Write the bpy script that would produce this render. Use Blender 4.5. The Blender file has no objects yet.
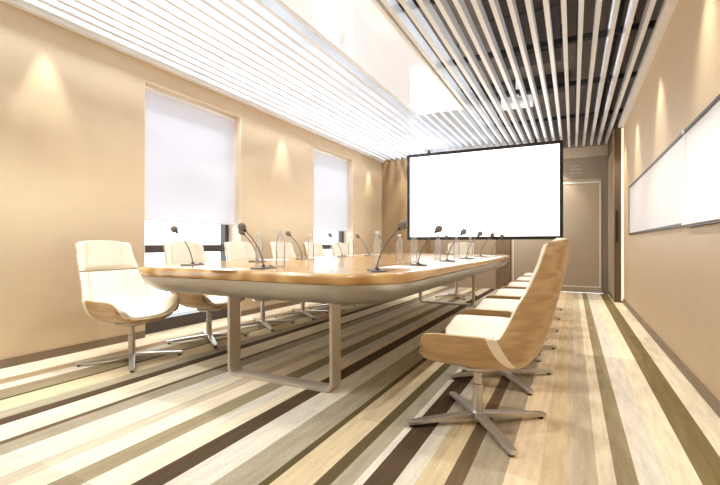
import bpy, bmesh, math, random
from mathutils import Vector, Matrix
random.seed(7)
PI = math.pi
scene = bpy.context.scene
COL = scene.collection

# ------------------------------------------------------------------ materials
def srgb(r, g, b):
    def f(c):
        c /= 255.0
        return c / 12.92 if c <= 0.04045 else ((c + 0.055) / 1.055) ** 2.4
    return (f(r), f(g), f(b), 1.0)

def new_mat(name):
    m = bpy.data.materials.new(name)
    m.use_nodes = True
    nt = m.node_tree
    b = nt.nodes.get('Principled BSDF')
    return m, nt, b

def setp(b, **kw):
    for k, v in kw.items():
        k = k.replace('_', ' ')
        if k in b.inputs:
            b.inputs[k].default_value = v

def plain(name, col, rough=0.5, metal=0.0, noise=0.0, scale=20.0, bump=0.0, coat=0.0, stretch=(1, 1, 1), spec=0.5):
    m, nt, b = new_mat(name)
    setp(b, Base_Color=col, Roughness=rough, Metallic=metal, Coat_Weight=coat, Coat_Roughness=0.05, Specular_IOR_Level=spec)
    if noise or bump:
        tc = nt.nodes.new('ShaderNodeTexCoord')
        mp = nt.nodes.new('ShaderNodeMapping')
        mp.inputs['Scale'].default_value = stretch
        nz = nt.nodes.new('ShaderNodeTexNoise')
        nz.inputs['Scale'].default_value = scale
        nz.inputs['Detail'].default_value = 4
        nt.links.new(tc.outputs['Object'], mp.inputs['Vector'])
        nt.links.new(mp.outputs['Vector'], nz.inputs['Vector'])
        if noise:
            mx = nt.nodes.new('ShaderNodeMix'); mx.data_type = 'RGBA'
            mx.inputs[6].default_value = tuple(c * (1 - noise) for c in col[:3]) + (1,)
            mx.inputs[7].default_value = tuple(min(1, c * (1 + noise)) for c in col[:3]) + (1,)
            nt.links.new(nz.outputs['Fac'], mx.inputs[0])
            nt.links.new(mx.outputs[2], b.inputs['Base Color'])
        if bump:
            bp = nt.nodes.new('ShaderNodeBump')
            bp.inputs['Strength'].default_value = bump
            bp.inputs['Distance'].default_value = 0.003
            nt.links.new(nz.outputs['Fac'], bp.inputs['Height'])
            nt.links.new(bp.outputs['Normal'], b.inputs['Normal'])
    return m

def wood(name, c1, c2, axis_scale, rough=0.3, coat=0.0, scale=3.0):
    m, nt, b = new_mat(name)
    setp(b, Roughness=rough, Coat_Weight=coat, Coat_Roughness=0.04)
    tc = nt.nodes.new('ShaderNodeTexCoord')
    mp = nt.nodes.new('ShaderNodeMapping')
    mp.inputs['Scale'].default_value = axis_scale
    n1 = nt.nodes.new('ShaderNodeTexNoise')
    n1.inputs['Scale'].default_value = scale
    n1.inputs['Detail'].default_value = 8
    n1.inputs['Distortion'].default_value = 0.8
    wv = nt.nodes.new('ShaderNodeTexWave')
    wv.inputs['Scale'].default_value = scale * 0.7
    wv.inputs['Distortion'].default_value = 7
    wv.inputs['Detail'].default_value = 3
    ad = nt.nodes.new('ShaderNodeMix'); ad.data_type = 'FLOAT'
    ad.inputs[0].default_value = 0.45
    cr = nt.nodes.new('ShaderNodeValToRGB')
    cr.color_ramp.elements[0].position = 0.25; cr.color_ramp.elements[0].color = c2
    cr.color_ramp.elements[1].position = 0.75; cr.color_ramp.elements[1].color = c1
    nt.links.new(tc.outputs['Object'], mp.inputs['Vector'])
    nt.links.new(mp.outputs['Vector'], n1.inputs['Vector'])
    nt.links.new(mp.outputs['Vector'], wv.inputs['Vector'])
    nt.links.new(n1.outputs['Fac'], ad.inputs[2])
    nt.links.new(wv.outputs['Fac'], ad.inputs[3])
    nt.links.new(ad.outputs[0], cr.inputs['Fac'])
    nt.links.new(cr.outputs['Color'], b.inputs['Base Color'])
    return m

def emitter(name, col, strength, base=(0.8, 0.8, 0.8, 1), rough=0.5, coat=0.0):
    m, nt, b = new_mat(name)
    setp(b, Base_Color=base, Roughness=rough, Emission_Color=col, Emission_Strength=strength, Coat_Weight=coat, Coat_Roughness=0.01)
    return m

def carpet(name, col):
    m, nt, b = new_mat(name)
    setp(b, Roughness=0.95, Specular_IOR_Level=0.1)
    tc = nt.nodes.new('ShaderNodeTexCoord')
    # worn streaks along the room, tile to tile shade steps, fine pile
    mp = nt.nodes.new('ShaderNodeMapping'); mp.inputs['Scale'].default_value = (14, 1.6, 1)
    n1 = nt.nodes.new('ShaderNodeTexNoise'); n1.inputs['Scale'].default_value = 2.2; n1.inputs['Detail'].default_value = 6
    n2 = nt.nodes.new('ShaderNodeTexNoise'); n2.inputs['Scale'].default_value = 90; n2.inputs['Detail'].default_value = 3
    sx = nt.nodes.new('ShaderNodeVectorMath'); sx.operation = 'MULTIPLY'; sx.inputs[1].default_value = (2.0, 1.0, 0)
    fl = nt.nodes.new('ShaderNodeVectorMath'); fl.operation = 'FLOOR'
    wn = nt.nodes.new('ShaderNodeTexWhiteNoise'); wn.noise_dimensions = '3D'
    L = nt.links.new
    L(tc.outputs['Object'], mp.inputs['Vector']); L(mp.outputs['Vector'], n1.inputs['Vector'])
    L(tc.outputs['Object'], n2.inputs['Vector'])
    L(tc.outputs['Object'], sx.inputs[0]); L(sx.outputs[0], fl.inputs[0]); L(fl.outputs[0], wn.inputs['Vector'])
    def math_(op, a, v):
        n = nt.nodes.new('ShaderNodeMath'); n.operation = op
        L(a, n.inputs[0])
        if isinstance(v, float): n.inputs[1].default_value = v
        else: L(v, n.inputs[1])
        return n.outputs[0]
    a = math_('MULTIPLY', n1.outputs['Fac'], 0.62)
    c = math_('MULTIPLY', n2.outputs['Fac'], 0.40)
    d = math_('MULTIPLY', wn.outputs['Value'], 0.26)
    s = math_('ADD', a, c); s = math_('ADD', s, d); s = math_('ADD', s, 0.31)
    mx = nt.nodes.new('ShaderNodeVectorMath'); mx.operation = 'SCALE'
    mx.inputs[0].default_value = col[:3]
    L(s, mx.inputs['Scale'])
    L(mx.outputs[0], b.inputs['Base Color'])
    bp = nt.nodes.new('ShaderNodeBump'); bp.inputs['Strength'].default_value = 0.4; bp.inputs['Distance'].default_value = 0.004
    L(n2.outputs['Fac'], bp.inputs['Height']); L(bp.outputs['Normal'], b.inputs['Normal'])
    return m

M = {}
M['wall'] = plain('tan_wallcovering', srgb(212, 188, 153), 0.5, noise=0.05, scale=6, bump=0.12)
M['reveal'] = plain('cream_reveal_paint', srgb(240, 224, 200), 0.6)
M['plenum'] = plain('dark_plenum_paint', srgb(134, 120, 108), 0.9, noise=0.2, scale=3)
M['slat'] = plain('white_slat_lacquer', srgb(243, 248, 255), 0.28)
M['white_trim'] = plain('white_trim_paint', srgb(243, 246, 250), 0.4)
M['baseboard'] = plain('brown_grey_baseboard', srgb(128, 108, 86), 0.45)
M['taupe'] = plain('taupe_panel', srgb(146, 130, 112), 0.45, noise=0.05, scale=10)
M['taupe_light'] = plain('taupe_door_leaf', srgb(178, 160, 136), 0.4, noise=0.04, scale=10)
M['inlay'] = plain('pale_metal_inlay', srgb(235, 228, 215), 0.35)
M['beige_panel'] = plain('beige_panel', srgb(164, 143, 117), 0.4, noise=0.04, scale=8)
M['brown_panel'] = wood('brown_wood_panel', srgb(134, 108, 80), srgb(108, 86, 62), (6, 6, 0.5), 0.5)
M['black_frame'] = plain('dark_brown_frame', srgb(46, 40, 36), 0.4)
M['black'] = plain('matt_black_plastic', srgb(40, 36, 34), 0.5)
M['foam'] = plain('grey_microphone_foam', srgb(128, 116, 106), 0.95, noise=0.25, scale=220, bump=0.5)
M['mic_metal'] = plain('gunmetal_gooseneck', srgb(112, 104, 96), 0.4, metal=0.3)
M['window_frame'] = plain('dark_bronze_window_frame', srgb(72, 64, 60), 0.45)
M['aluminium'] = plain('satin_aluminium', srgb(182, 174, 162), 0.34, metal=0.7, noise=0.03, scale=30, stretch=(1, 1, 12))
M['leg_metal'] = plain('satin_leg_aluminium', srgb(198, 184, 164), 0.4, metal=0.35)
M['chrome'] = plain('brushed_steel', srgb(206, 200, 192), 0.38, metal=0.85)
M['leather'] = plain('cream_leather', srgb(247, 235, 214), 0.5, noise=0.02, scale=60, bump=0.15)
M['leather_grey'] = plain('perforated_cream_leather', srgb(236, 222, 198), 0.6, noise=0.08, scale=300, bump=0.3)
M['seam'] = plain('brown_welt_seam', srgb(178, 146, 104), 0.6)
M['piping'] = plain('light_tan_piping', srgb(226, 204, 168), 0.6)
M['veneer'] = wood('oak_veneer', srgb(204, 171, 126), srgb(182, 147, 104), (1.6, 2.0, 14.0), 0.36, 0.12, 2.2)
M['table_wood'] = wood('glossy_table_veneer', srgb(212, 170, 108), srgb(172, 124, 68), (1.6, 0.5, 3.0), 0.2, 0.25, 1.3)
M['whiteboard'] = plain('glossy_whiteboard', srgb(243, 240, 238), 0.3, spec=0.3)
M['tray'] = plain('pale_aluminium_tray', srgb(222, 218, 214), 0.35, metal=0.4)
M['paper'] = plain('white_paper', srgb(250, 248, 242), 0.7)
M['screen'] = emitter('lit_projection_screen', (1, 1, 1, 1), 2.4)
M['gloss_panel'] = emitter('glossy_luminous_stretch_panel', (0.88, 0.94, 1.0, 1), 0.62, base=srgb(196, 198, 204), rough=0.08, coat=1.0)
M['led'] = emitter('warm_light_strip', (1.0, 0.84, 0.56, 1), 0.8)  # strip brightness put in as emission
M['fixture'] = emitter('lit_white_fixture', (1, 0.98, 0.96, 1), 0.35, base=srgb(240, 238, 235))  # weak glow added so the white box reads brighter
M['duct'] = plain('dark_duct_paint', srgb(74, 64, 58), 0.7)
M['rail'] = plain('black_carrier_steel', srgb(30, 27, 25), 0.7)
M['cap'] = plain('white_bottle_cap', srgb(232, 232, 236), 0.4)

def blind_mat():
    m, nt, b = new_mat('translucent_blind_fabric')
    nt.nodes.remove(b)
    out = nt.nodes.get('Material Output')
    d = nt.nodes.new('ShaderNodeBsdfDiffuse'); d.inputs['Color'].default_value = srgb(236, 236, 240)
    t = nt.nodes.new('ShaderNodeBsdfTranslucent'); t.inputs['Color'].default_value = srgb(226, 228, 238)
    mx = nt.nodes.new('ShaderNodeMixShader'); mx.inputs[0].default_value = 0.20
    nt.links.new(d.outputs[0], mx.inputs[1]); nt.links.new(t.outputs[0], mx.inputs[2])
    nt.links.new(mx.outputs[0], out.inputs['Surface'])
    return m
M['blind'] = blind_mat()

def clear_mat(name, tint, gloss, body):
    m, nt, b = new_mat(name)
    nt.nodes.remove(b)
    out = nt.nodes.get('Material Output')
    t = nt.nodes.new('ShaderNodeBsdfTransparent'); t.inputs['Color'].default_value = tint
    g = nt.nodes.new('ShaderNodeBsdfGlossy'); g.inputs['Roughness'].default_value = 0.05
    d = nt.nodes.new('ShaderNodeBsdfDiffuse'); d.inputs['Color'].default_value = (0.95, 0.95, 0.97, 1)
    lw = nt.nodes.new('ShaderNodeLayerWeight'); lw.inputs['Blend'].default_value = gloss
    m1 = nt.nodes.new('ShaderNodeMixShader')
    m2 = nt.nodes.new('ShaderNodeMixShader'); m2.inputs[0].default_value = body
    nt.links.new(lw.outputs['Fresnel'], m1.inputs[0])
    nt.links.new(t.outputs[0], m1.inputs[1]); nt.links.new(g.outputs[0], m1.inputs[2])
    nt.links.new(m1.outputs[0], m2.inputs[1]); nt.links.new(d.outputs[0], m2.inputs[2])
    nt.links.new(m2.outputs[0], out.inputs['Surface'])
    return m
M['glass'] = clear_mat('clear_window_glass', (0.97, 0.98, 0.98, 1), 0.08, 0.0)
M['bottle'] = clear_mat('clear_water_bottle', (1, 1, 1, 1), 0.24, 0.15)

# ------------------------------------------------------------------ mesh tools
class MB:
    def __init__(s):
        s.bm = bmesh.new()
    def box(s, x0, x1, y0, y1, z0, z1, mi=0):
        v = [s.bm.verts.new(p) for p in ((x0, y0, z0), (x1, y0, z0), (x1, y1, z0), (x0, y1, z0),
                                         (x0, y0, z1), (x1, y0, z1), (x1, y1, z1), (x0, y1, z1))]
        for f in ((0, 3, 2, 1), (4, 5, 6, 7), (0, 1, 5, 4), (1, 2, 6, 5), (2, 3, 7, 6), (3, 0, 4, 7)):
            fc = s.bm.faces.new([v[i] for i in f]); fc.material_index = mi
        return s
    def lathe(s, prof, n=24, cx=0, cy=0, mi=0, cap=True):
        rings = []
        for r, z in prof:
            rings.append([s.bm.verts.new((cx + r * math.cos(2 * PI * k / n), cy + r * math.sin(2 * PI * k / n), z)) for k in range(n)])
        for a, b in zip(rings, rings[1:]):
            for k in range(n):
                s.bm.faces.new((a[k], a[(k + 1) % n], b[(k + 1) % n], b[k])).material_index = mi
        if cap:
            s.bm.faces.new(rings[0][::-1]).material_index = mi
            s.bm.faces.new(rings[-1]).material_index = mi
        return s
    def tube(s, pts, r, n=10, cap=True):
        pts = [Vector(p) for p in pts]
        rs = r if isinstance(r, (list, tuple)) else [r] * len(pts)
        rings = []
        up = Vector((0.13, 0.21, 0.97)).normalized()
        for i, p in enumerate(pts):
            t = (pts[min(i + 1, len(pts) - 1)] - pts[max(i - 1, 0)]).normalized()
            a = t.cross(up)
            if a.length < 1e-3: a = t.cross(Vector((1, 0, 0)))
            a.normalize(); b = t.cross(a).normalized()
            rings.append([s.bm.verts.new(p + rs[i] * (a * math.cos(2 * PI * k / n) + b * math.sin(2 * PI * k / n))) for k in range(n)])
        for q, w in zip(rings, rings[1:]):
            for k in range(n):
                s.bm.faces.new((q[k], q[(k + 1) % n], w[(k + 1) % n], w[k]))
        if cap:
            s.bm.faces.new(rings[0][::-1]); s.bm.faces.new(rings[-1])
        return s
    def loops(s, rings, mi=0, cap0=True, cap1=True):
        vr = [[s.bm.verts.new(p) for p in r] for r in rings]
        n = len(vr[0])
        for a, b in zip(vr, vr[1:]):
            for k in range(n):
                s.bm.faces.new((a[k], a[(k + 1) % n], b[(k + 1) % n], b[k])).material_index = mi
        if cap0: s.bm.faces.new(vr[0][::-1]).material_index = mi
        if cap1: s.bm.faces.new(vr[-1]).material_index = mi
        return s
    def sweep(s, path, half_w, half_t, wdir):
        """flat bar swept along path; wdir = constant width direction"""
        path = [Vector(p) for p in path]; w = Vector(wdir).normalized()
        rings = []
        for i, p in enumerate(path):
            t = (path[min(i + 1, len(path) - 1)] - path[max(i - 1, 0)]).normalized()
            nrm = t.cross(w).normalized()
            rings.append([p + w * half_w * a + nrm * half_t * b for a, b in ((-1, -1), (1, -1), (1, 1), (-1, 1))])
        return s.loops(rings)
    def build(s, name, mat, parent=None, smooth=False, bevel=0.0, seg=2, angle=40):
        bmesh.ops.recalc_face_normals(s.bm, faces=s.bm.faces)
        me = bpy.data.meshes.new(name)
        s.bm.to_mesh(me); s.bm.free()
        o = bpy.data.objects.new(name, me)
        COL.objects.link(o)
        for m in (mat if isinstance(mat, (list, tuple)) else [mat]):
            me.materials.append(m)
        if smooth:
            for p in me.polygons: p.use_smooth = True
            me.set_sharp_from_angle(angle=math.radians(angle))
        if bevel:
            md = o.modifiers.new('bevel', 'BEVEL'); md.width = bevel; md.segments = seg
            md.limit_method = 'ANGLE'; md.angle_limit = math.radians(35)
        if parent: o.parent = parent
        return o

def box(name, mat, x0, x1, y0, y1, z0, z1, parent=None, bevel=0.0):
    return MB().box(x0, x1, y0, y1, z0, z1).build(name, mat, parent, bevel=bevel)

def tag(o, label=None, cat=None, group=None, kind=None):
    if label: o['label'] = label
    if cat: o['category'] = cat
    if group: o['group'] = group
    if kind: o['kind'] = kind
    return o

def thing(name, label, cat, loc=(0, 0, 0), rz=0.0, group=None):
    o = bpy.data.objects.new(name, None)
    o.empty_display_size = 0.1
    COL.objects.link(o)
    o.location = loc; o.rotation_euler = (0, 0, rz)
    return tag(o, label, cat, group)

def copy_tree(o, parent=None):
    c = o.copy(); COL.objects.link(c)
    if parent: c.parent = parent
    for ch in list(o.children): copy_tree(ch, c)
    return c

def struct(o):
    o['kind'] = 'structure'; return o

# ------------------------------------------------------------------ room dimensions (metres)
XL, XR = -3.78, 0.707
YF, YB, YBL = -2.6, 9.07, 8.63       # wall behind the camera, wall with the door, wall behind the screen's left
H, HP = 2.75, 3.30                   # slat underside, slab
T = 0.30                             # wall thickness
CAM_H = 0.92

# floor: one carpet, woven in stripes that run the length of the room
PAL = {
    'cream': srgb(237, 219, 186), 'pale': srgb(225, 212, 190), 'tan': srgb(213, 189, 149), 'peach': srgb(228, 203, 166),
    'tanbrown': srgb(178, 154, 118), 'grey': srgb(172, 157, 130), 'olivegrey': srgb(156, 139, 106), 'olive': srgb(132, 113, 74),
    'darkolive': srgb(98, 83, 53), 'brown': srgb(112, 91, 66), 'darkbrown': srgb(92, 73, 53), 'mauve': srgb(204, 185, 156),
}
STR = [(-3.80, 'cream'), (-3.48, 'tanbrown'), (-3.357, 'pale'), (-3.229, 'olivegrey'), (-3.04, 'darkolive'), (-3.01, 'tan'),
       (-2.814, 'grey'), (-2.694, 'darkbrown'), (-2.597, 'cream'), (-2.387, 'brown'), (-2.345, 'grey'), (-2.224, 'pale'),
       (-2.11, 'cream'), (-2.02, 'mauve'), (-1.93, 'cream'), (-1.80, 'olivegrey'), (-1.683, 'pale'), (-1.59, 'cream'),
       (-1.512, 'darkbrown'), (-1.399, 'pale'), (-1.239, 'grey'), (-1.077, 'darkolive'), (-1.039, 'tan'), (-0.889, 'darkolive'),
       (-0.83, 'grey'), (-0.753, 'pale'), (-0.719, 'darkbrown'), (-0.616, 'pale'), (-0.544, 'tan'), (-0.441, 'brown'),
       (-0.377, 'grey'), (-0.241, 'peach'), (-0.117, 'tan'), (-0.024, 'mauve'), (0.087, 'cream'), (0.15, 'olivegrey'),
       (0.226, 'pale'), (0.331, 'cream'), (0.443, 'olive'), (0.567, 'cream')]
keys = list(PAL)
fm = MB()
bm = fm.bm
x_edges = [s[0] for s in STR] + [XR + 0.02]
x_edges[0] = XL - T
top0 = [bm.verts.new((x, YF, 0)) for x in x_edges]
top1 = [bm.verts.new((x, YB + 0.02, 0)) for x in x_edges]
for i, (x, c) in enumerate(STR):
    f = bm.faces.new((top0[i], top0[i + 1], top1[i + 1], top1[i])); f.material_index = keys.index(c)
b0 = [bm.verts.new((x, y, -0.1)) for x, y in ((x_edges[0], YF), (x_edges[-1], YF), (x_edges[-1], YB + 0.02), (x_edges[0], YB + 0.02))]
bm.faces.new(b0[::-1])
floor = struct(fm.build('floor', [carpet('carpet_' + k, PAL[k]) for k in keys]))

# walls: tan up to the slats, dark in the plenum above
WIN = [(2.80, 4.165), (5.863, 7.246)]
WIN_ALL = [(-0.26, 1.10)] + WIN            # the first one lies to the left of the picture
WTOP = 2.54
wl = MB()
ys = [YF] + [v for w in WIN_ALL for v in w] + [YB + 0.3]
for a, b in zip(ys[0::2], ys[1::2]):
    wl.box(XL - T, XL, a, b, 0, H, 0)
for a, b in WIN_ALL:
    wl.box(XL - T, XL, a, b, WTOP, H, 0)
wl.box(XL - T, XL, YF, YB + 0.3, H, HP, 1)
struct(wl.build('wall_left', [M['wall'], M['plenum']]))
wr = MB()
wr.box(XR, XR + 0.2, YF, YB + 0.3, 0, H, 0).box(XR, XR + 0.2, YF, YB + 0.3, H, HP, 1)
struct(wr.build('wall_right', [M['wall'], M['plenum']]))
wb = MB()
wb.box(XL, -2.80, YBL, YB + 0.3, 0, H, 5)
wb.box(-2.80, -1.42, YB - 0.02, YB + 0.3, 0, H, 1)
wb.box(-1.42, -1.13, YB - 0.02, YB + 0.3, 0, H, 2)
wb.box(-1.13, XR, YB + 0.05, YB + 0.3, 0, H, 3)
wb.box(0.50, XR, YB, YB + 0.06, 0, H, 3)
wb.box(-1.13, 0.50, YB, YB + 0.06, 2.15, H, 3)
wb.box(XL, XR, YBL + 0.33, YB + 0.3, H, HP, 4)
struct(wb.build('wall_back', [M['wall'], M['beige_panel'], M['brown_panel'], M['taupe'], M['plenum'], plain('brown_wallcovering', srgb(158, 130, 94), 0.5, noise=0.05, scale=6, bump=0.12)]))
struct(box('wall_front', M['wall'], XL - T, XR + 0.2, YF - 0.2, YF, 0, HP))
struct(box('ceiling', M['plenum'], XL - T, XR + 0.2, YF - 0.2, YB + 0.3, HP, HP + 0.15))
struct(box('trim_1', M['taupe_light'], -1.13, XR - 0.13, YB - 0.06, YB + 0.001, 2.545, H - 0.005))      # band over the door
struct(box('trim_2', M['white_trim'], XL + 0.001, XL + 0.055, YF, YBL, H - 0.035, H + 0.06))
struct(box('trim_3', M['white_trim'], XR - 0.075, XR - 0.001, YF, 7.76, H - 0.012, H + 0.06))
# window reveals lining (cream)
for i, (a, b) in enumerate(WIN_ALL):
    m = MB()
    m.box(XL - T, XL + 0.002, a, a + 0.006, 0, WTOP).box(XL - T, XL + 0.002, b - 0.006, b, 0, WTOP).box(XL - T, XL + 0.002, a, b, WTOP - 0.006, WTOP)
    struct(m.build('trim_%d' % (4 + i), M['reveal']))
# baseboards
bl = MB()
for a, b in zip(ys[0::2], ys[1::2]):
    bl.box(XL, XL + 0.014, a, min(b, YBL), 0, 0.065)
struct(bl.build('baseboard_left', M['baseboard']))
struct(box('baseboard_right', M['baseboard'], XR - 0.014, XR, YF, 7.77, 0, 0.07))
struct(box('baseboard_back', M['baseboard'], XL, -2.81, YBL - 0.014, YBL, 0, 0.065))
# pier in the right rear corner
pm = MB()
pm.box(0.585, XR, 7.80, YB, 0, H, 0)
pm.box(0.575, 0.585, 7.84, 8.02, 0, H, 1)  # lighter tone standing in for the strip's reflection on the pier face
pm.box(0.573, 0.585, 8.10, 9.0, 0.08, 2.45, 1)
pier = struct(pm.build('trim_7', [plain('dark_brown_pier', srgb(104, 84, 62), 0.5), M['taupe_light']]))
box('pull_bar', M['black_frame'], 0.60, 0.63, 7.77, 7.80, 0.95, 1.45, pier, bevel=0.006)
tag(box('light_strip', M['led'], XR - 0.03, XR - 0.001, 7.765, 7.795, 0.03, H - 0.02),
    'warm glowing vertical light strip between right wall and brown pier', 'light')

# ------------------------------------------------------------------ windows
def window(n, a, b):
    fx0, fx1 = XL - 0.29, XL - 0.20
    r = thing('window_%d' % n, None, None)
    struct(r)
    f = MB()
    f.box(fx0, fx1, a + 0.006, a + 0.066, 0.0, WTOP - 0.006)
    f.box(fx0, fx1, b - 0.066, b - 0.006, 0.0, WTOP - 0.006)
    f.box(fx0, fx1, a + 0.066, b - 0.066, WTOP - 0.066, WTOP - 0.006)
    f.box(fx0, fx1 + 0.10, a + 0.008, b - 0.008, 0.0, 0.13)
    f.build('window_frame', M['window_frame'], r)
    box('transom_bar', M['window_frame'], fx0, fx1, a + 0.066, b - 0.066, 0.825, 0.91, r)
    box('window_pane', M['glass'], fx0 + 0.04, fx0 + 0.046, a + 0.066, b - 0.066, 0.13, WTOP - 0.066, r)
for i, (a, b) in enumerate(WIN_ALL): window(i + 1, a, b)
BL = ['white translucent roller blind half lowered in the nearer left window', 'white translucent roller blind half lowered in the farther left window']
for i, (a, b) in enumerate(WIN):
    r = thing('roller_blind', BL[i], 'blind', (XL - 0.10, (a + b) / 2, 0), 0, 'roller blinds in the windows')
    w = (b - a) / 2 - 0.012
    box('fabric', M['blind'], -0.001, 0.001, -w, w, 1.175, 2.50, r)
    MB().tube([(0, -w, 2.505), (0, w, 2.505)], 0.022, 12).build('roller_tube', M['white_trim'], r, True)
    MB().tube([(0, -w, 1.168), (0, w, 1.168)], 0.009, 8).build('hem_bar', M['tray'], r, True)

# ------------------------------------------------------------------ double door in the back wall
d = thing('door_1', None, None); struct(d)
dx0, dx1 = -1.12, 0.49
for k, (a, b) in enumerate(((dx0, -0.318), (-0.312, dx1))):
    leaf = box('door_leaf', M['taupe_light'], a, b, YB + 0.015, YB + 0.05, 0.01, 2.15, d)
mi = MB()
mi.box(-1.095, -1.073, YB + 0.005, YB + 0.016, 0.12, 2.09).box(0.440, 0.462, YB + 0.005, YB + 0.016, 0.12, 2.09)
mi.box(-1.095, 0.462, YB + 0.005, YB + 0.016, 2.07, 2.092).box(-1.095, 0.462, YB + 0.005, YB + 0.016, 0.105, 0.127)
mi.build('door_inlay', M['inlay'], d)
sg = thing('wall_sign', 'small pale three line lettering on taupe wall above the door', 'sign', (-0.03, YB, 2.25))
rnd = random.Random(3)
for row, z in enumerate((0.135, 0.07, 0.005)):
    mi = MB()
    x = -0.02 if row else 0.0
    while x < 0.165:
        w = rnd.uniform(0.012, 0.026)
        mi.box(x, x + w, -0.006, 0.0, z, z + 0.035)
        x += w + 0.010
    mi.build('text_line', M['taupe_light'], sg)

# ------------------------------------------------------------------ projection screen
ps = thing('projection_screen', 'large white glowing projection screen with thin dark frame', 'screen', (-1.565, 8.10, 1.0))
SW, SH = 1.415, 1.705
f = MB()
f.box(-SW, -SW + 0.056, -0.03, 0.03, 0, SH).box(SW - 0.056, SW, -0.03, 0.03, 0, SH)
f.box(-SW + 0.056, SW - 0.056, -0.03, 0.03, 0, 0.06).box(-SW + 0.056, SW - 0.056, -0.03, 0.03, SH - 0.056, SH)
f.build('screen_frame', M['black_frame'], ps)
box('screen_surface', M['screen'], -SW + 0.056, SW - 0.056, -0.012, 0.01, 0.06, SH - 0.056, ps)
box('hanging_bracket', M['rail'], -1.0, -0.96, 0.03, 0.06, SH - 0.3, SH + 0.35, ps)
box('hanging_bracket', M['rail'], 0.96, 1.0, 0.03, 0.06, SH - 0.3, SH + 0.35, ps)

# ------------------------------------------------------------------ whiteboards on the right wall
def whiteboard(y0, y1, label, pale_tray):
    z0, z1 = 1.045, 1.70
    r = thing('whiteboard', label, 'whiteboard', (XR, (y0 + y1) / 2, z0), 0, 'whiteboards on the right wall')
    hw, h = (y1 - y0) / 2, z1 - z0
    f = MB()
    if pale_tray: f.box(-0.026, 0, -hw, -hw + 0.014, 0, h)
    else: f.box(-0.026, 0, hw - 0.014, hw, 0, h)
    f.box(-0.026, 0, -hw, hw, h - 0.022, h)
    if not pale_tray: f.box(-0.026, 0, -hw, hw, 0, 0.022)
    f.build('board_frame', M['black_frame'], r)
    box('writing_surface', M['whiteboard'], -0.018, 0, -hw + (0.014 if pale_tray else 0.0015), hw - (0.0015 if pale_tray else 0.014), 0.02, h - 0.022, r)
    if pale_tray:
        m = MB().box(-0.045, 0, -hw, hw, 0.0, 0.022)
        t = m.build('pen_tray', M['tray'], r, bevel=0.004); t['label'] = 'pale aluminium pen tray'
        box('tray_rail', M['black_frame'], -0.03, 0, -hw, hw, -0.012, 0.0, r)
    else:
        box('frame_clip', M['tray'], -0.03, -0.005, -hw - 0.004, -hw + 0.05, h - 0.02, h + 0.008, r)
whiteboard(3.60, 6.86, 'long glossy whiteboard with dark lower frame, farther along the right wall', False)
whiteboard(0.4, 3.59, 'nearer glossy whiteboard with pale lower tray, cut by right picture edge', True)

# ------------------------------------------------------------------ ceiling: slats, glossy panel, plenum
ORD = ['first', 'second', 'third', 'fourth', 'fifth', 'sixth', 'seventh', 'eighth', 'ninth', 'tenth', 'eleventh', 'twelfth',
       'thirteenth', 'fourteenth', 'fifteenth', 'sixteenth', 'seventeenth', 'eighteenth', 'nineteenth', 'twentieth', 'twenty-first',
       'twenty-second', 'twenty-third', 'twenty-fourth', 'twenty-fifth', 'twenty-sixth', 'twenty-seventh', 'twenty-eighth',
       'twenty-ninth', 'thirtieth', 'thirty-first', 'thirty-second', 'thirty-third', 'thirty-fourth', 'thirty-fifth', 'thirty-sixth']
PX0, PX1, PY1 = -1.985, -1.325, 5.785
SLH = 0.10
for k in range(36):
    x = 0.543 - 0.1214 * k
    if x < XL + 0.07: break
    short = PX0 - 0.03 < x < PX1 + 0.03
    y0 = PY1 + 0.01 if short else YF + 0.01
    y1 = YBL - 0.01 if x < -2.78 else YB - 0.07
    o = MB().box(-0.0185, 0.0185, 0, y1 - y0, 0, SLH).build('ceiling_slat', M['slat'])
    o.location = (x, y0, H)
    tag(o, 'white ceiling slat, %s from the right wall%s' % (ORD[k], ', short and starting beyond the glossy panel' if short else ''), 'slat', 'white ceiling slats')
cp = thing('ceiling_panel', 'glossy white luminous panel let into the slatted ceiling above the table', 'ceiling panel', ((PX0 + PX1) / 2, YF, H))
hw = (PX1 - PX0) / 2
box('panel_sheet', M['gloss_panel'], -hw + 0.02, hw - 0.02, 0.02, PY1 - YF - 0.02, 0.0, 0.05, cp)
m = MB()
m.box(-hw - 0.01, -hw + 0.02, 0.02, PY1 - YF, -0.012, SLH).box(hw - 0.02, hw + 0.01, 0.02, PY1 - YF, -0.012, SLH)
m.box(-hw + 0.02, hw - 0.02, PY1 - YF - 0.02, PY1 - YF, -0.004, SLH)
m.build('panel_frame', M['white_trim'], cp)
YRAIL = [-1.2, 0.4, 2.0, 3.30, 4.55, 5.80, 7.3]
YL = ['nearest the camera', 'above the near end of the table', 'third along', 'fourth along', 'fifth along', 'sixth along', 'last before the screen']
for y, lab in zip(YRAIL, YL):
    r = thing('carrier_rail', 'black carrier rail lying across the slats, ' + lab, 'rail', (0, y, H + SLH), 0, 'black carrier rails over the slats')
    box('rail_bar', M['rail'], XL + 0.01, XR - 0.01, -0.025, 0.025, 0.001, 0.05, r)
    for x in (-3.2, -2.2, -1.1, 0.22, 0.5):
        MB().tube([(x, 0, 0.05), (x, 0, HP - H - SLH)], 0.006, 6).build('hanger_rod', M['rail'], r)
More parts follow.
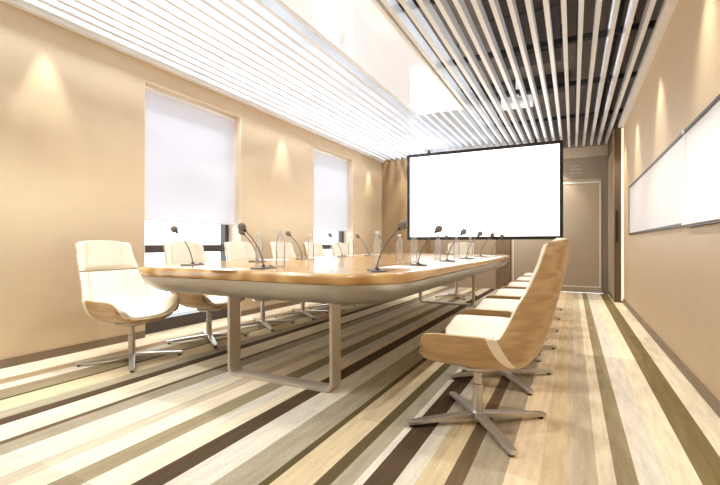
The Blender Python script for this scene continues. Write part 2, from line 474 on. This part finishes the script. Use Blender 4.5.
# ducts and pipes in the plenum
dm = MB().box(-0.30, 0.30, 0, 7.0, 0, 0.22)
for k in range(8): dm.box(-0.315, 0.315, 0.3 + k * 0.9, 0.33 + k * 0.9, -0.015, 0.235)
o = dm.build('air_duct', M['duct']); o.location = (-0.42, -1.5, HP - 0.236)
tag(o, 'wide dark air duct running above the right hand slats', 'duct')
o = MB().box(-2.2, 1.5, -0.18, 0.18, 0, 0.16).build('cross_duct', M['duct']); o.location = (-1.54, 6.7, HP - 0.16)
tag(o, 'dark cross duct above the slats in front of the screen', 'duct')
o = MB().tube([(0.06, -2.5, 3.02), (0.06, 8.7, 3.02)], 0.035, 12).build('sprinkler_pipe', M['duct'], smooth=True)
tag(o, 'thin dark pipe running lengthwise above the slats near right wall', 'pipe')
o = MB().tube([(0.36, -2.5, 3.08), (0.36, 8.7, 3.08)], 0.055, 12).build('service_pipe', M['rail'], smooth=True)
tag(o, 'thicker black pipe above the slats beside the right wall', 'pipe')
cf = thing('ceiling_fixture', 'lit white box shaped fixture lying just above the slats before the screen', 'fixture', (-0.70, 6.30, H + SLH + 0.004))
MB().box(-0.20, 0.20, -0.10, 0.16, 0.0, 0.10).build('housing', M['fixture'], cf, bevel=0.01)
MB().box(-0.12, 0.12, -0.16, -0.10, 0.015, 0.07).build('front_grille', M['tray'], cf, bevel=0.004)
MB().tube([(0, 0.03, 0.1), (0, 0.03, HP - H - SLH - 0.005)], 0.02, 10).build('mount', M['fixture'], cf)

# ------------------------------------------------------------------ conference table
TX0, TX1, TY0, TY1, TT = -3.0, -0.82, 1.95, 6.90, 0.76
def rrect(inset, z, R=0.46, n=14):
    pts = []
    cx0, cx1, cy0, cy1 = TX0 + R, TX1 - R, TY0 + R, TY1 - R
    r = R - inset
    for cx, cy, a0 in ((cx1, cy1, 0), (cx0, cy1, PI / 2), (cx0, cy0, PI), (cx1, cy0, 1.5 * PI)):
        for k in range(n + 1):
            a = a0 + PI / 2 * k / n
            pts.append((cx + r * math.cos(a), cy + r * math.sin(a), z))
    return pts
tb = thing('conference_table', 'long glossy wooden conference table with rounded corners and silver edge', 'table')
prof = [(0.014, 0.698), (0.004, 0.704), (0.0, 0.715), (0.0, 0.735), (0.004, 0.747), (0.012, 0.755), (0.024, 0.7595), (0.04, TT)]
MB().loops([rrect(i, z) for i, z in prof]).build('tabletop', M['table_wood'], tb, True, angle=60)
prof = [(0.26, 0.570), (0.17, 0.574), (0.115, 0.588), (0.070, 0.612), (0.038, 0.641), (0.018, 0.672), (0.010, 0.6975)]
MB().loops([rrect(i, z) for i, z in prof]).build('apron', M['aluminium'], tb, True, angle=60)
for y in (2.31, 6.45):
    x0, x1, r, zb, zt = -2.16, -1.33, 0.045, 0.011, 0.569
    path = [(x0, y, zt)]
    for k in range(7):
        a = PI + PI / 2 * k / 6
        path.append((x0 + r + r * math.cos(a), y, zb + r + r * math.sin(a)))
    for k in range(7):
        a = 1.5 * PI + PI / 2 * k / 6
        path.append((x1 - r + r * math.cos(a), y, zb + r + r * math.sin(a)))
    path.append((x1, y, zt))
    MB().sweep(path, 0.055, 0.011, (0, 1, 0)).build('leg', M['leg_metal'], tb, bevel=0.002)

# ------------------------------------------------------------------ swivel chairs
ROWS = [  # y, z of the shell's centre line, half width, edge lift (forward, up)
    (0.246, 0.354, 0.238, -0.022, 0.030),
    (0.238, 0.331, 0.272, -0.026, 0.105),
    (0.208, 0.318, 0.293, -0.010, 0.168),
    (0.146, 0.312, 0.302, -0.002, 0.187),
    (0.060, 0.308, 0.306, 0.000, 0.192),
    (-0.060, 0.306, 0.306, 0.000, 0.196),
    (-0.160, 0.314, 0.303, 0.040, 0.186),
    (-0.245, 0.345, 0.298, 0.095, 0.155),
    (-0.305, 0.420, 0.290, 0.138, 0.100),
    (-0.340, 0.510, 0.281, 0.150, 0.055),
    (-0.366, 0.610, 0.270, 0.142, 0.030),
    (-0.388, 0.700, 0.259, 0.124, 0.012),
    (-0.408, 0.820, 0.247, 0.096, 0.000),
    (-0.425, 0.915, 0.237, 0.085, -0.004),
    (-0.430, 0.942, 0.223, 0.078, -0.010),
]
def crom(p0, p1, p2, p3, t):
    return tuple(0.5 * (2 * b + (c - a) * t + (2 * a - 5 * b + 4 * c - d_) * t * t + (3 * b - a - 3 * c + d_) * t ** 3) for a, b, c, d_ in zip(p0, p1, p2, p3))
NR = len(ROWS) - 1
def row_at(v):
    v = max(0.0, min(NR - 1e-6, v)); i = int(v); t = v - i
    g = lambda k: ROWS[max(0, min(NR, k))]
    return crom(g(i - 1), g(i), g(i + 1), g(i + 2), t)
def surf(v, s):
    y, z, hw, ly, lz = row_at(v)
    a = abs(s); L = a ** 3.4
    x = math.copysign(hw * (1 - (1 - a) ** 1.08), s) if a else 0.0
    return Vector((x, y + ly * L, z + lz * L))
def normal(v, s):
    e = 1e-2
    du = surf(v + e, s) - surf(v - e, s)
    ds = surf(v, min(1, s + e)) - surf(v, max(-1, s - e))
    n = du.cross(ds)
    n.normalize()
    return n   # points to the sitter's side
assert normal(4, 0).z > 0

def sheet(v0, v1, s1, nv, ns, off0, off1):
    """closed slab on the sitter's side of the surface between two offsets (functions of v and s in -1..1)"""
    mb = MB(); bm = mb.bm
    G0, G1 = [], []
    for i in range(nv + 1):
        v = v0 + (v1 - v0) * i / nv
        r0, r1 = [], []
        for j in range(ns + 1):
            q = -1 + 2 * j / ns
            sl = s1(v) if callable(s1) else s1
            p, n = surf(v, q * sl), normal(v, q * sl)
            r0.append(bm.verts.new(p + n * off0(i / nv, q))); r1.append(bm.verts.new(p + n * off1(i / nv, q)))
        G0.append(r0); G1.append(r1)
    for i in range(nv):
        for j in range(ns):
            bm.faces.new((G0[i][j], G0[i + 1][j], G0[i + 1][j + 1], G0[i][j + 1]))
            bm.faces.new((G1[i][j], G1[i][j + 1], G1[i + 1][j + 1], G1[i + 1][j]))
    for i in range(nv):
        bm.faces.new((G0[i][0], G1[i][0], G1[i + 1][0], G0[i + 1][0]))
        bm.faces.new((G0[i][ns], G0[i + 1][ns], G1[i + 1][ns], G1[i][ns]))
    for j in range(ns):
        bm.faces.new((G0[0][j], G0[0][j + 1], G1[0][j + 1], G1[0][j]))
        bm.faces.new((G0[nv][j], G1[nv][j], G1[nv][j + 1], G0[nv][j + 1]))
    return mb, G0

def puff(h, edge0, pv=0.06, ps=0.07, edge1=None):
    def f(t, q):
        edge = edge0 if edge1 is None else edge0 + (edge1 - edge0) * max(0.0, min(1.0, (t - 0.60) / 0.12))
        a = min(1.0, min(t, 1 - t) / pv); b = min(1.0, (1 - abs(q)) / ps)
        k = math.sqrt(max(0, 1 - (1 - a) ** 2)) * math.sqrt(max(0, 1 - (1 - b) ** 2))
        return edge + (h - edge) * k
    return f

def make_chair(name, label, turn):
    r = thing(name, label, 'chair', group='swivel chairs around the conference table')
    mb, G0 = sheet(0, NR, 1.0, 56, 28, lambda t, q: 0.0, lambda t, q: 0.011)
    o = mb.build('shell', [M['veneer'], M['leather']], r, True, angle=50)
    mb, _ = sheet(0.16, 10.9, lambda v: 0.995 - 0.30 * max(0.0, 1 - v / 2.6) ** 1.6, 46, 28, lambda t, q: 0.0112, puff(0.050, 0.016, 0.16, 0.14, 0.040))
    pad = mb.build('seat_cushion', M['leather'], r, True, angle=50)
    # dark stitched side panels of the back cushion
    for s in (-1, 1):
        m = MB()
        pts = []
        for k in range(18):
            v = 7.6 + 3.2 * k / 17
            p, n = surf(v, s * 0.66), normal(v, s * 0.66)
            pts.append(p + n * 0.0525)
        m.tube(pts, 0.0022, 6).build('seam', M['piping'], pad, True)
    mb, _ = sheet(10.98, NR - 0.04, 0.995, 16, 28, lambda t, q: 0.0112, puff(0.056, 0.040, 0.12, 0.10))
    hd = mb.build('headrest_cushion', M['leather_grey'], r, True, angle=50)
    for s in (-1, 1):
        pts = []
        for k in range(9):
            v = 11.25 + (NR - 11.75) * k / 8
            p, n = surf(v, s * 0.66), normal(v, s * 0.66)
            pts.append(p + n * 0.0565)
        MB().tube(pts, 0.0022, 6).build('seam', M['piping'], hd, True)
    # white gusset showing in the slot between the arm wing and the back wing
    for s in (-1, 1):
        m = MB(); bm_ = m.bm
        A, B, A2, B2 = [], [], [], []
        for k in range(11):
            a = 0.60 + 0.40 * k / 10
            w = 0.12 + 0.42 * (k / 10)
            vc = 6.55 - 0.55 * (k / 10)
            for lst, v, off in ((A, vc - w, -0.004), (B, vc + w, -0.004), (A2, vc - w, 0.006), (B2, vc + w, 0.006)):
                p, n = surf(v, s * a), normal(v, s * a)
                lst.append(bm_.verts.new(p + n * off))
        for k in range(10):
            bm_.faces.new((A[k], A[k + 1], B[k + 1], B[k]))
            bm_.faces.new((A2[k], B2[k], B2[k + 1], A2[k + 1]))
            bm_.faces.new((A[k], A2[k], A2[k + 1], A[k + 1]))
            bm_.faces.new((B[k], B[k + 1], B2[k + 1], B2[k]))
        bm_.faces.new((A[0], B[0], B2[0], A2[0])); bm_.faces.new((A[10], A2[10], B2[10], B[10]))
        m.build('side_gusset', M['leather'], r, True)
    for s in (-1, 1):
        pts = []
        for k in range(14):
            q = k / 13
            v = 6.0 + 0.9 * (1 - q) ** 1.2
            a = 0.50 + 0.47 * q
            p, n = surf(v, s * a), normal(v, s * a)
            pts.append(p + n * (0.0525 - 0.006 * q))
        MB().tube(pts, 0.003, 6).build('seam', M['seam'], pad, True)
    MB().lathe([(0.026, 0.05), (0.026, 0.20), (0.021, 0.205), (0.021, 0.285)], 20).build('column', M['chrome'], r, True)
    m = MB().lathe([(0.045, 0.275), (0.10, 0.286), (0.115, 0.296), (0.115, 0.3055)], 24)
    m.build('seat_plate', M['chrome'], r, True)
    MB().lathe([(0.034, 0.018), (0.036, 0.05), (0.030, 0.062), (0.026, 0.066)], 20).build('hub', M['chrome'], r, True)
    for k in range(4):
        a = math.radians(turn + 90 * k)
        c, s_ = math.cos(a), math.sin(a)
        m = MB()
        rings = []
        for d_, hw_, z0, z1 in ((0.02, 0.023, 0.030, 0.058), (0.2, 0.021, 0.022, 0.046), (0.365, 0.018, 0.012, 0.032), (0.375, 0.016, 0.013, 0.030)):
            rings.append([(c * d_ - s_ * hw_ * q, s_ * d_ + c * hw_ * q, z) for q, z in ((-1, z0), (1, z0), (1, z1), (-1, z1))])
        lg = m.loops(rings).build('leg', M['chrome'], r, bevel=0.003)
        MB().lathe([(0.013, 0.0), (0.014, 0.006), (0.010, 0.0125)], 12, c * 0.35, s_ * 0.35).build('glide', M['black'], lg, True)
    return r

chair0 = make_chair('swivel_chair', 'cream', 35)
chair1 = make_chair('swivel_chair', 'cream', 55)
LAB_R = ['cream leather swivel chair with oak shell, nearest on the right side, fully visible from behind',
         'second swivel chair on the right side of the table, just behind the nearest one',
         'third swivel chair from the front on the right side of the table',
         'fourth swivel chair from the front on the right side of the table',
         'fifth swivel chair from the front on the right side of the table',
         'sixth and farthest swivel chair on the right side of the table']
LAB_L = ['cream leather swivel chair nearest on the left, in front of the plain tan wall',
         'second swivel chair on the left side, in front of the nearer window',
         'third swivel chair on the left, at the far edge of the nearer window',
         'fourth swivel chair on the left side, against the wall between the windows',
         'fifth swivel chair on the left side, at the near edge of the farther window',
         'sixth and farthest swivel chair on the left, before the farther window']
used = set()
def put_chair(proto, x, y, rz, lab):
    o = copy_tree(proto) if proto.name in used else proto
    used.add(proto.name)
    o.location = (x, y, 0); o.rotation_euler = (0, 0, rz); o['label'] = lab
for k, (yr, yl) in enumerate(zip((2.236, 3.08, 3.89, 4.71, 5.52, 6.33), (2.20, 3.0, 3.79, 4.58, 5.36, 6.14))):
    put_chair(chair0, -0.44, yr, PI / 2, LAB_R[k])
    put_chair(chair1, -3.12, yl, -PI / 2, LAB_L[k])
put_chair(chair0, -1.80, 7.30, PI, 'single swivel chair at the far head of the table, before the screen')

# ------------------------------------------------------------------ microphones
def make_mic(name):
    r = thing(name, 'mic', 'microphone', group='gooseneck microphones on the table')
    m = MB()
    outline = []
    for cx, cy, a0 in ((0.080, 0.028, 0), (-0.080, 0.028, PI / 2), (-0.080, -0.028, PI), (0.080, -0.028, 1.5 * PI)):
        for k in range(6):
            a = a0 + PI / 2 * k / 5
            outline.append((cx + 0.018 * math.cos(a), cy + 0.018 * math.sin(a)))
    m.loops([[(x * q, y * q, z) for x, y in outline] for q, z in ((1, 0.0005), (1, 0.006), (0.97, 0.009), (0.9, 0.0105))])
    b = m.build('base', M['mic_metal'], r, True)
    MB().lathe([(0.012, 0.0095), (0.012, 0.015), (0.009, 0.017)], 14, 0.082, -0.01).build('talk_button', M['black'], r, True)
    MB().lathe([(0.014, 0.010), (0.012, 0.016), (0.006, 0.024)], 16).build('socket', M['black'], r, True)
    # neck rises, then leans towards +y of the local frame
    pts = [(0, 0, 0.015), (0, 0.010, 0.06), (0, 0.028, 0.108), (0, 0.058, 0.164), (0, 0.098, 0.213), (0, 0.135, 0.248)]
    dense = []
    for i in range(len(pts) - 1):
        g = lambda k: pts[max(0, min(len(pts) - 1, k))]
        for t in range(5): dense.append(crom(g(i - 1), g(i), g(i + 1), g(i + 2), t / 5))
    dense.append(pts[-1])
    MB().tube(dense, 0.0042, 8).build('gooseneck', M['mic_metal'], r, True)
    d_ = Vector((0, 0.135 - 0.098, 0.248 - 0.213)).normalized()
    p0 = Vector(pts[-1])
    MB().tube([p0 - d_ * 0.004, p0 + d_ * 0.016], 0.0105, 12).build('collar', M['black'], r, True)
    tt = [0, .12, .3, .5, .7, .88, 1]
    rr = [0.010, 0.019, 0.0255, 0.0275, 0.0255, 0.017, 0.004]
    MB().tube([p0 + d_ * (0.008 + 0.06 * t) for t in tt], rr, 16).build('windscreen', M['foam'], r, True, angle=80)
    return r
mic0 = make_mic('gooseneck_microphone')
# lean directions: towards the seated person
XB_R, XB_L = -1.04, -2.58
MICS = []
LR = ['nearest', 'second', 'third', 'fourth', 'fifth', 'sixth']
for k, y in enumerate((2.30, 3.05, 3.87, 4.66, 5.45, 6.25)):
    MICS.append((XB_R, y, -0.95, 'gooseneck microphone leaning right, %s in the row along the right table edge' % LR[k]))
for k, y in enumerate((2.32, 3.06, 3.78, 4.66, 5.42, 6.17)):
    MICS.append((XB_L, y, 1.80, 'gooseneck microphone leaning left, %s in the row along the left table edge' % LR[k]))
MICS.append((-1.83, 2.23, 1.75, 'gooseneck microphone at the near head of the table beside the loose paper'))
MICS.append((-1.72, 6.45, 0.4, 'gooseneck microphone at the far head of the table before the end chair'))
for i, (x, y, rz, lab) in enumerate(MICS):
    o = mic0 if i == 0 else copy_tree(mic0)
    o.location = (x, y, TT); o.rotation_euler = (0, 0, rz); o['label'] = lab

# ------------------------------------------------------------------ bottles
def make_bottle(name):
    r = thing(name, 'bottle', 'bottle', group='water bottles on the table')
    prof = [(0.026, 0.0008), (0.031, 0.004), (0.033, 0.012), (0.033, 0.05), (0.031, 0.055), (0.033, 0.060), (0.033, 0.085), (0.031, 0.09), (0.033, 0.095),
            (0.033, 0.150), (0.032, 0.165), (0.027, 0.190), (0.019, 0.212), (0.0135, 0.224), (0.0125, 0.236)]
    MB().lathe(prof, 20).build('bottle_body', M['bottle'], r, True)
    MB().lathe([(0.0145, 0.2365), (0.0150, 0.240), (0.0150, 0.254), (0.0135, 0.2565)], 18).build('bottle_cap', M['cap'], r, True)
    return r
bot0 = make_bottle('water_bottle')
BOTS = [(-1.85, 2.44, 'clear water bottle standing alone near the front middle of the table'),
        (-2.40, 2.87, 'clear water bottle just behind the microphone at the near table head'),
        (-2.40, 3.67, 'clear water bottle on the left, before the fifth left chair'),
        (-2.40, 4.55, 'clear water bottle on the left, before the far edge of the farther window'),
        (-1.33, 2.95, 'clear water bottle right behind the nearest right hand microphone'),
        (-1.55, 3.98, 'slender looking clear water bottle between the two nearest right hand microphones'),
        (-1.26, 3.58, 'clear water bottle behind the second right hand microphone'),
        (-1.26, 4.33, 'clear water bottle behind the third right hand microphone'),
        (-1.26, 5.13, 'clear water bottle behind the fourth right hand microphone'),
        (-1.26, 5.89, 'clear water bottle farthest along the right side of the table')]
for i, (x, y, lab) in enumerate(BOTS):
    o = bot0 if i == 0 else copy_tree(bot0)
    o.location = (x, y, TT); o.rotation_euler = (0, 0, 0.7 * i); o['label'] = lab

# ------------------------------------------------------------------ papers
def paper(x, y, rz, lab, w=0.21, l=0.297):
    m = MB().box(-w / 2, w / 2, -l / 2, l / 2, 0.0003, 0.0030)
    o = m.build('paper_sheet', M['paper']); o.location = (x, y, TT); o.rotation_euler = (0, 0, rz)
    tag(o, lab, 'paper', 'paper sheets at the seats')
paper(-1.92, 2.00, PI / 2, 'white paper sheets hanging slightly over the near edge of the table', 0.16, 0.21)
for k in range(5):
    paper(-1.06, 2.74 + 0.80 * k, 0, 'white paper sheets on the right table edge beyond the %s microphone' % LR[k])
for k in range(1, 5):
    paper(-2.72, 2.70 + 0.78 * k, 0, 'white paper sheets on the left table edge beyond the %s microphone' % LR[k])

# ------------------------------------------------------------------ light
W = bpy.data.worlds.new('daylight'); scene.world = W
W.use_nodes = True
bg = W.node_tree.nodes['Background']
bg.inputs['Color'].default_value = (0.88, 0.94, 1.0, 1)
bg.inputs['Strength'].default_value = 4.5

def spot(x, y, z, power, angle, blend, tx=0.0, ty=0.0, col=(1.0, 0.87, 0.68), rad=0.03):
    l = bpy.data.lights.new('downlight_lamp', 'SPOT')
    l.energy = power; l.spot_size = math.radians(angle); l.spot_blend = blend
    l.color = col; l.shadow_soft_size = rad
    o = bpy.data.objects.new('downlight_lamp', l); COL.objects.link(o)
    o.location = (x, y, z)
    dvec = Vector((tx, ty, -1)).normalized()
    o.rotation_euler = dvec.to_track_quat('-Z', 'Y').to_euler()
    return o
ZL = H - 0.02
WARM = (1.0, 0.97, 0.90)
LAMP = (0.90, 0.95, 1.0)
for y, p in ((0.9, 112), (2.6, 78), (4.2, 74), (5.8, 60), (7.2, 30)):
    spot(-2.85, y, ZL, p * 0.85, 110, 0.6, col=LAMP)
    spot(-0.42, y, ZL, min(p, 70) * 0.98, 110, 0.6, col=LAMP)
for y in (-1.12, 1.92, 5.02, 7.95):                       # wall washers on the left piers
    spot(XL + 0.13, y, ZL, 46, 44, 0.6, tx=-0.02, col=WARM)
for y in (0.05, 1.58, 3.12, 4.66, 6.20, 7.55):           # wall washers by the right wall
    spot(XR - 0.20, y, ZL, 78, 66, 1.0, tx=0.02, col=WARM)
spot(-3.25, YBL - 0.14, ZL, 46, 44, 0.6, col=WARM)
spot(-0.25, YB - 0.20, ZL - 0.2, 40, 80, 0.6, col=WARM)

def slat_fill(x, y0, y1, power):
    l = bpy.data.lights.new('tube_lamp', 'AREA'); l.shape = 'RECTANGLE'
    l.size = 0.08; l.size_y = y1 - y0; l.energy = power; l.color = (0.80, 0.90, 1.0)
    o = bpy.data.objects.new('tube_lamp', l); COL.objects.link(o)
    o.location = (x, (y0 + y1) / 2, HP - 0.06)
for x in (-3.5, -3.0, -2.5):                             # unseen fill added above the left hand slats to brighten the ceiling
    slat_fill(x, -1.5, 8.5, 92)
for x in (-0.95, 0.22):                                  # weaker added fill over the right hand slats
    slat_fill(x, -1.5, 8.5, 16)

# ------------------------------------------------------------------ camera
cd = bpy.data.cameras.new('camera')
cam = bpy.data.objects.new('camera', cd); COL.objects.link(cam)
F = 425.5
cd.sensor_fit = 'HORIZONTAL'; cd.sensor_width = 36.0
cd.lens = 36.0 * F / 720.0
cd.shift_y = 1.5 / 720.0
cd.clip_start = 0.05
cam.location = (0, 0, CAM_H)
cam.rotation_euler = (PI / 2, 0, math.atan(213.0 / F))
scene.camera = cam

vs = scene.view_settings
vs.view_transform = 'Standard'; vs.look = 'None'; vs.gamma = 1.0; vs.use_curve_mapping = False
vs.exposure = 0.06
scene.cycles.max_bounces = 10
scene.cycles.diffuse_bounces = 6
scene.cycles.glossy_bounces = 4
scene.cycles.transparent_max_bounces = 16
scene.cycles.sample_clamp_indirect = 6.0
scene.cycles.use_denoising = True
